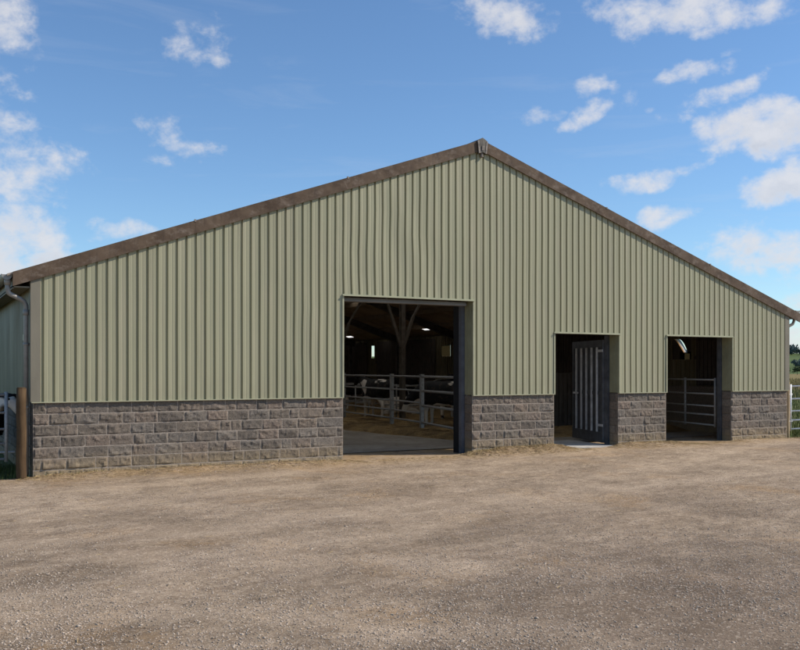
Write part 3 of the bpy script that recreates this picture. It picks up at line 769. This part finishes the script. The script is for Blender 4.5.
for a, b, n in ((0, 6, 1800), (9, 11.9, 3000), (13.2, 15.6, 1700), (17.2, 19.5, 250), (5.9, 9.1, 500), (14.8, 17.2, 350)):
    bx.append(NP.uniform(a-.3, b+.3, n)); by.append(-.05-np.abs(NP.normal(0, .27, n)))
bx.append(NP.uniform(-6, 20, 700)); by.append(NP.uniform(-11, -.4, 700))
tag(scatter_sticks('loose_straw', np.concatenate(bx), np.concatenate(by), yard_z, .025, .12, .0024, M['lstraw']), kind='stuff')
def blades(name, x, y, z, hmin, hmax, w, mat, lean=.5):
    n = len(x); h = NP.uniform(hmin, hmax, n)*(.5+.5*NP.rand(n)); an = NP.uniform(0, 6.28, n); c, s = np.cos(an), np.sin(an); le = NP.uniform(0, lean, n)*h; d2 = NP.uniform(0, 6.28, n)
    V = np.zeros((n, 5, 3)); 
    for k, (a, f) in enumerate(((-1,0),(1,0),(.6,.55),(-.6,.55),(0,1))):
        V[:,k,0] = x+a*w*c+np.cos(d2)*le*f*f; V[:,k,1] = y+a*w*s+np.sin(d2)*le*f*f; V[:,k,2] = z+h*f
    b = np.arange(n)[:,None]*5
    F = np.concatenate([b+np.array([[0,1,2]]), b+np.array([[0,2,3]]), b+np.array([[3,2,4]])], 0)
    return np_mesh(name, V.reshape(-1, 3), F, mat)
n = 5200; gx = -NP.uniform(.0, 6, n)**1.0-.02; gy = NP.uniform(-.22, 2.6, n); keep = (fbm(gx*1.5, gy*1.5+4) > .36) | (gy > .1); gx, gy = gx[keep], gy[keep]
tag(blades('grass', gx, gy, np.full(len(gx), -.05), .06, .20, .006, M['blade']), kind='stuff')
n = 22000; rr_ = 22+NP.rand(n)**1.6*60; aa_ = np.radians(NP.uniform(46, 58, n)); gx = -1.878+rr_*np.sin(aa_); gy = -16.88+rr_*np.cos(aa_); keep = (gx > 19.6) & (gy > .25); gx, gy = gx[keep], gy[keep]
tag(blades('meadow_grass', gx, gy, np.full(len(gx), -.06), .10, .42, .010, M['blade']), kind='stuff')
n = 9000; rr_ = 60+NP.rand(n)*130; aa_ = np.radians(NP.uniform(46, 58, n)); gx = -1.878+rr_*np.sin(aa_); gy = -16.88+rr_*np.cos(aa_); keep = (gx > 20.5)
tag(blades('tall_dry_grass', gx[keep], gy[keep], np.full(int(keep.sum()), -.06), .35, .9, .03, M['dry']), kind='stuff')
wx, wy = [], []
for a, b, n in ((.0, 1.2, 60), (2.5, 5.8, 60), (9.1, 9.7, 90), (10.4, 11.6, 60), (13.3, 14.8, 60), (17.3, 19.3, 50), (19.3, 21.5, 260)):
    wx.append(NP.uniform(a, b, n)); wy.append(-.06-np.abs(NP.normal(0, .10, n)))
wx, wy = np.concatenate(wx), np.concatenate(wy)
tag(blades('weeds', wx, wy, yard_z(wx, wy)-.01, .03, .11, .005, M['dry']), kind='stuff')
# straw bedding inside
def straw_z(X, Y):
    e = np.interp(Y, [2.5, 3.45, 5.7, 8.4, 14, 30], [10.75, 10.6, 10.2, 9.75, 9.6, 9.5])
    d_ = X-e+.35*(fbm(X*2, Y*2, 3)-.45)
    return -.03+sstep(-.05, .7, d_)*sstep(2.6, 4.2, Y)*(.13+.16*fbm(X*1.3, Y*1.3, 4))
tag(grid_mesh('straw_bedding', np.arange(9, WID-.35, .12), np.arange(2.4, 30, .12), straw_z, M['straw']), kind='stuff')
n = 9000; x = 9.3+NP.rand(n)**1.3*6; y = 2.6+NP.rand(n)**1.3*11; keep = straw_z(x, y) > .02
tag(scatter_sticks('bedding_straw', x[keep], y[keep], straw_z, .08, .25, .004, M['straw']), kind='stuff')

# ------------------------------------------------------------------ gates, posts and pens
def tube_gate(name, label, cat, p, q, zs, mat, r=.021, verts=(0, 1), zbrace=False, group=None, pad=.0):
    root = tag(empty(name, (p[0], p[1], 0)), label, cat, group)
    p = Vector((p[0], p[1], 0)); q = Vector((q[0], q[1], 0)); v = q-p
    P = lambda f, z: (v.x*f, v.y*f, z)
    for z in zs:
        mb = MB(); mb.tube([P(0, z), P(1, z)], r, 10); mb.build('rail', mat, root, True)
    for f in verts:
        mb = MB(); mb.tube([P(f, min(zs)-.05-pad), P(f, max(zs)+.05)], r*1.35, 10); mb.build('stile', mat, root, True)
    if zbrace:
        mb = MB(); mb.tube([P(.08, min(zs)), P(.5, max(zs))], r*.8, 8); mb.build('brace', mat, root, True)
    return root, P
def round_post(name, label, x, y, h, r, mat):
    mb = MB(); pts = [(x+.006*math.sin(k*1.7), y, -.3+(h+.3)*k/8) for k in range(9)]
    mb.tube(pts, r, 16, True, r*.94); n = len(mb.v); mb.tube([(x, y, h), (x, y, h+.018)], r*.93, 16, True, r*.72)
    return tag(mb.build(name, mat, None, True), label, 'post')
round_post('fence_post', 'stout brown round timber post beside the downpipe', -.195, -.06, 1.56, .085, M['post'])
round_post('fence_post', 'slim pale sunlit timber post at the right end of the barn', 20.02, .5, 1.53, .055, M['postr'])
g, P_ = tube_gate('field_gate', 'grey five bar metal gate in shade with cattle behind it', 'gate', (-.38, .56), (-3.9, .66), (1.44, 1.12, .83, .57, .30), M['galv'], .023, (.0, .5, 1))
mb = MB(); mb.tube([P_(-.04, .42), P_(.03, .42)], .02, 8); mb.bar(P_(.02, .36), P_(.02, .5), .03, .03); mb.build('latch', M['galv'], g)
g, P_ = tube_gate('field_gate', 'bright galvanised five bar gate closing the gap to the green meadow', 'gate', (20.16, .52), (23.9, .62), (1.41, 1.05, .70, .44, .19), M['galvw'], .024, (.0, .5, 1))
for z in (1.18, .42): mb = MB(); mb.bar(P_(-.03, z), P_(.02, z), .05, .05); mb.build('hinge', M['galv'], g)
Q = [(10.30, 2.2), (11.09, 5.78), (11.50, 8.4), (11.90, 12.85), (12.1, 17.5)]
lab = ['nearest pen barrier of four thick rails with a black cow behind it', 'pen gate between the thick double post and the next post along', 'five rail pen barrier further back with cubicle hoops behind it', 'pen barrier at the dark far end of the row of rails']
for k in range(4):
    zs = (1.68, 1.27, .84, .36) if k == 0 else (1.68, 1.27, .92, .62, .36)
    tube_gate('pen_barrier', lab[k], 'barrier', Q[k], Q[k+1], zs, M['galv'], .034 if k == 0 else .028, (0, 1) if k in (0, 3) else (0.02, 1), False, 'barriers along the straw pen', .3)
for k, (x, y) in enumerate(Q[1:4]):
    pl = ['thick square steel post carrying the barriers in the tall doorway', 'steel barrier post in the middle of the tall doorway', 'steel barrier post hidden deep in the barn'][k]
    mb = MB(); mb.box(x-.05, x+.05, y-.05, y+.05, 0, 1.74); mb.box(x-.055, x+.055, y-.055, y+.055, 1.74, 1.75)
    tag(mb.build('barrier_post', M['galv']), pl, 'post', 'posts of the pen barriers')
tube_gate('pen_gate', 'grey five bar metal gate swung inwards in the right hand doorway', 'gate', (17.27, .62), (17.86, 3.25), (1.606, 1.22, .89, .65, .375), M['galv'], .023, (.0, .52, 1))
# cubicle hoops
hoop = None
for k in range(7):
    if hoop is None:
        root = tag(empty('cubicle_divider'), 'grey bent tube cubicle divider standing behind the straw pen barrier', 'divider', 'cubicle dividers at the back of the pen')
        mb = MB(); mb.tube([(0,0,0), (0,0,1.25)], .03, 8); mb.build('upright', M['galv'], root, True)
        mb = MB(); mb.tube([(0,0,1.15), (.9,0,1.2), (1.55,0,1.12), (1.75,0,.95), (1.78,0,.75), (1.6,0,.55), (1.2,0,.48), (0,0,.45)], .028, 8); mb.build('loop', M['galv'], root, True); hoop = root
    else: root = copy_tree(hoop)
    root.location = (13.7, 12.2+k*1.15, .1); root.rotation_euler = (0, 0, 0)
mb = MB(); mb.box(14.3, 17.0, 5.3, 5.36, 0, 1.78)
for k in range(16): mb.box(14.32+k*.167, 14.45+k*.167, 5.27, 5.297, .05, 1.76)
tag(mb.build('partition', M['board']), 'low boarded partition in the dark behind the barred door', 'partition')

# ------------------------------------------------------------------ cattle
def cow_mesh(head='up', lying=False):
    nodes = [((-.72,0,1.16),(.26,.27)), ((-.42,0,1.10),(.33,.36)), ((0,0,1.02),(.36,.40)), ((.40,0,1.04),(.29,.40)), ((.66,0,1.14),(.22,.33))]
    if head == 'up': nodes += [((.95,0,1.34),(.12,.19)), ((1.18,0,1.50),(.115,.125)), ((1.36,0,1.34),(.085,.10)), ((1.50,0,1.16),(.075,.075))]
    elif head == 'low': nodes += [((.98,0,1.02),(.12,.19)), ((1.22,0,.86),(.115,.125)), ((1.38,0,.64),(.085,.10)), ((1.48,0,.44),(.075,.075))]
    else: nodes += [((.95,.12,1.28),(.12,.19)), ((1.10,.30,1.42),(.115,.125)), ((1.16,.48,1.24),(.085,.10)), ((1.18,.60,1.06),(.075,.075))]
    edges = [(i, i+1) for i in range(8)]
    def chain(start, pts):
        p = start
        for c, r in pts:
            nodes.append((c, (r, r) if not isinstance(r, tuple) else r)); edges.append((p, len(nodes)-1)); p = len(nodes)-1
    poll = Vector(nodes[6][0])
    for s in (-1, 1):
        chain(6, [(tuple(poll+Vector((-.05, s*.15, .02))), (.03, .05)), (tuple(poll+Vector((-.08, s*.26, -.02))), (.02, .03))])
        if not lying:
            chain(3, [((.50, s*.17, .74), .115), ((.52, s*.17, .44), .058), ((.51, s*.17, .14), .042), ((.55, s*.17, .03), .055)])
            chain(1, [((-.44, s*.21, .80), (.14, .16)), ((-.68, s*.19, .50), .07), ((-.64, s*.19, .15), .046), ((-.60, s*.19, .03), .056)])
        else:
            chain(3, [((.52, s*.24, .82), .10), ((.80, s*.26, .74), .055), ((.60, s*.30, .70), .045)])
            chain(1, [((-.30, s*.36, .86), (.14, .14)), ((-.62, s*.42, .74), .07), ((-.28, s*.48, .70), .05)])
    chain(0, [((-.96,0,1.20), .04), ((-1.03,0,.92), .026), ((-1.03,.03,.66), .024), ((-1.02,.03,.50), .045)])
    chain(1, [((-.34,0,.72), .15)])
    dz = -.66 if lying else 0
    me = bpy.data.meshes.new('cow'); me.from_pydata([(a, b, c+dz) for (a, b, c), _ in nodes], edges, []); me.update()
    o = bpy.data.objects.new('tmp', me); COL.objects.link(o)
    m = o.modifiers.new('skin', 'SKIN'); m.use_smooth_shade = True
    for i, (_, r) in enumerate(nodes): me.skin_vertices[0].data[i].radius = r
    me.skin_vertices[0].data[1].use_root = True; me.skin_vertices[0].data[0].use_root = False
    sb = o.modifiers.new('sub', 'SUBSURF'); sb.levels = 2; sb.render_levels = 2
    dg = bpy.context.evaluated_depsgraph_get(); dg.update()
    out = bpy.data.meshes.new_from_object(o.evaluated_get(dg)); out.name = 'cow'
    bpy.data.objects.remove(o)
    out.materials.clear(); out.materials.append(M['cow'])
    out.polygons.foreach_set('use_smooth', [True]*len(out.polygons))
    hp = [Vector(nodes[i][0])+Vector((0, 0, dz)) for i in (6, 7, 8)]
    return out, hp
CM = {k: cow_mesh(*a) for k, a in dict(up=('up',), low=('low',), side=('side',), lie=('side', True)).items()}
def cow(kind, loc, rz, label, seed=.3, white=.5, tail=0):
    me, hp = CM[kind]; o = bpy.data.objects.new('cow', me); COL.objects.link(o); o.location = loc; o.rotation_euler = (0, 0, rad(rz)); o.color = (seed, white, tail, 1)
    tag(o, label, 'cow')
    ax = (hp[2]-hp[0]).normalized(); sd = ax.cross(Vector((0,0,1))).normalized()
    for s in (-1, 1):
        mb = MB(); c = hp[0]*.62+hp[1]*.38+sd*s*.098+Vector((0,0,.03)); mb.tube([tuple(c-sd*s*.015), tuple(c+sd*s*.008)], .026, 8, True, .016); e = mb.build('eye', M['black'], o)
    return o
cow('up', (14.62, 10.45, .14), 40, 'cow half hidden behind the nearest black cow in the tall doorway', .1, .36, 1)
cow('lie', (15.0, 14.0, .14), 150, 'pale cow lying on straw between the two thick barrier posts', .77, .33)
cow('up', (12.9, 12.2, .14), 96, 'spotted cow standing behind the further barrier left of the forked column', .45, .44, 1)
cow('low', (12.55, 7.0, .12), 118, 'black cow with white legs behind the nearest barrier in the tall doorway', .1, .34, 1)
cow('low', (15.6, 15.2, .14), 200, 'cow with lowered head deep in the dark barn behind the column', .2, .28)
cow('side', (15.2, 18.6, .14), 175, 'cow standing among the cubicle dividers at the back of the barn', .62, .30)
cow('up', (18.35, 6.3, .1), -118, 'cow in the dark pen behind the inward swung gate at the right doorway', .9, .46)
cow('side', (-.62, 2.1, -.03), -92, 'pale headed cow standing behind the shaded five bar gate beside the brown post', .52, .50)
cow('low', (-1.75, 2.2, -.03), -95, 'second cow with lowered head behind the shaded five bar gate', .35, .45)

# ------------------------------------------------------------------ trees
def crown_mesh(h, w, n, leaf, seed):
    r = np.random.RandomState(seed)
    cl = [(r.uniform(-.5, .5)*w, r.uniform(-.5, .5)*w, h*r.uniform(.30, .92), w*r.uniform(.16, .30)) for _ in range(22)]
    C = []
    for k in range(n):
        a = cl[r.randint(len(cl))]; v = r.normal(0, 1, 3); v /= np.linalg.norm(v); q = a[3]*r.uniform(.55, 1.05)
        C.append((a[0]+v[0]*q, a[1]+v[1]*q, max(h*.12, a[2]+v[2]*q*.8)))
    C = np.array(C); u = r.normal(0, 1, (n, 3)); u /= np.linalg.norm(u, axis=1)[:, None]; w_ = np.cross(u, r.normal(0, 1, (n, 3))); w_ /= np.linalg.norm(w_, axis=1)[:, None]
    s = leaf*r.uniform(.6, 1.3, n)[:, None]
    V = np.stack([C-u*s, C+w_*s*.6, C+u*s, C-w_*s*.6], 1).reshape(-1, 3)
    return V, np.arange(n*4).reshape(n, 4)
protos = []
for k, (h, w) in enumerate(((7.0, 6.5), (5.6, 6.8), (8.2, 6.0))):
    root = tag(empty('hedgerow_tree'), 'dark green tree in the hedgerow beyond the dry meadow', 'tree', 'trees in the far hedgerow')
    mb = MB(); mb.tube([(0,0,-.3), (.1,.05,h*.3), (0,.1,h*.65)], .22, 8, True, .07)
    for j in range(5):
        a = j*1.3; mb.tube([(.05,.05,h*(.25+.06*j)), (math.cos(a)*w*.3, math.sin(a)*w*.3, h*(.5+.06*j))], .09, 6, True, .03)
    mb.build('trunk', M['bark'], root, True)
    V, F = crown_mesh(h, w, 1500, .33, 5+k); np_mesh('crown', V, F, M['leaf'], root); protos.append(root)
for k in range(21):
    pr = protos[k % 3]; o = pr if k < 3 else copy_tree(pr)
    a = 47.2+k*.62+R.uniform(-.2, .2); x, y, _ = polar(R.uniform(330, 372), a, 0)
    s = R.uniform(.32, .5); o.location = (x, y, -.1); o.scale = (s*1.15, s*1.15, s); o.rotation_euler = (0, 0, R.uniform(0, 6))
# hilltop wood reading as one mass
V0, F0 = crown_mesh(7, 9, 260, 1.1, 42); Vs, Fs = [], []; off = 0
for k in range(420):
    az = R.uniform(40, 68); r = R.choice((R.uniform(800, 900), R.uniform(560, 640), R.uniform(820, 880)))
    if r < 700 and noise.noise((az*.7, 3, 1)) < .05: continue
    x, y, _ = polar(r, az, 0); z = float(hill_h(np.array(az), np.array(r))); s = R.uniform(.7, 1.1)*(1 if r > 700 else .6)
    Vs.append(V0*s+np.array([x, y, z])); Fs.append(F0+off); off += len(V0)
tag(np_mesh('far_wood', np.concatenate(Vs), np.concatenate(Fs), M['wood_hazed']), kind='stuff')
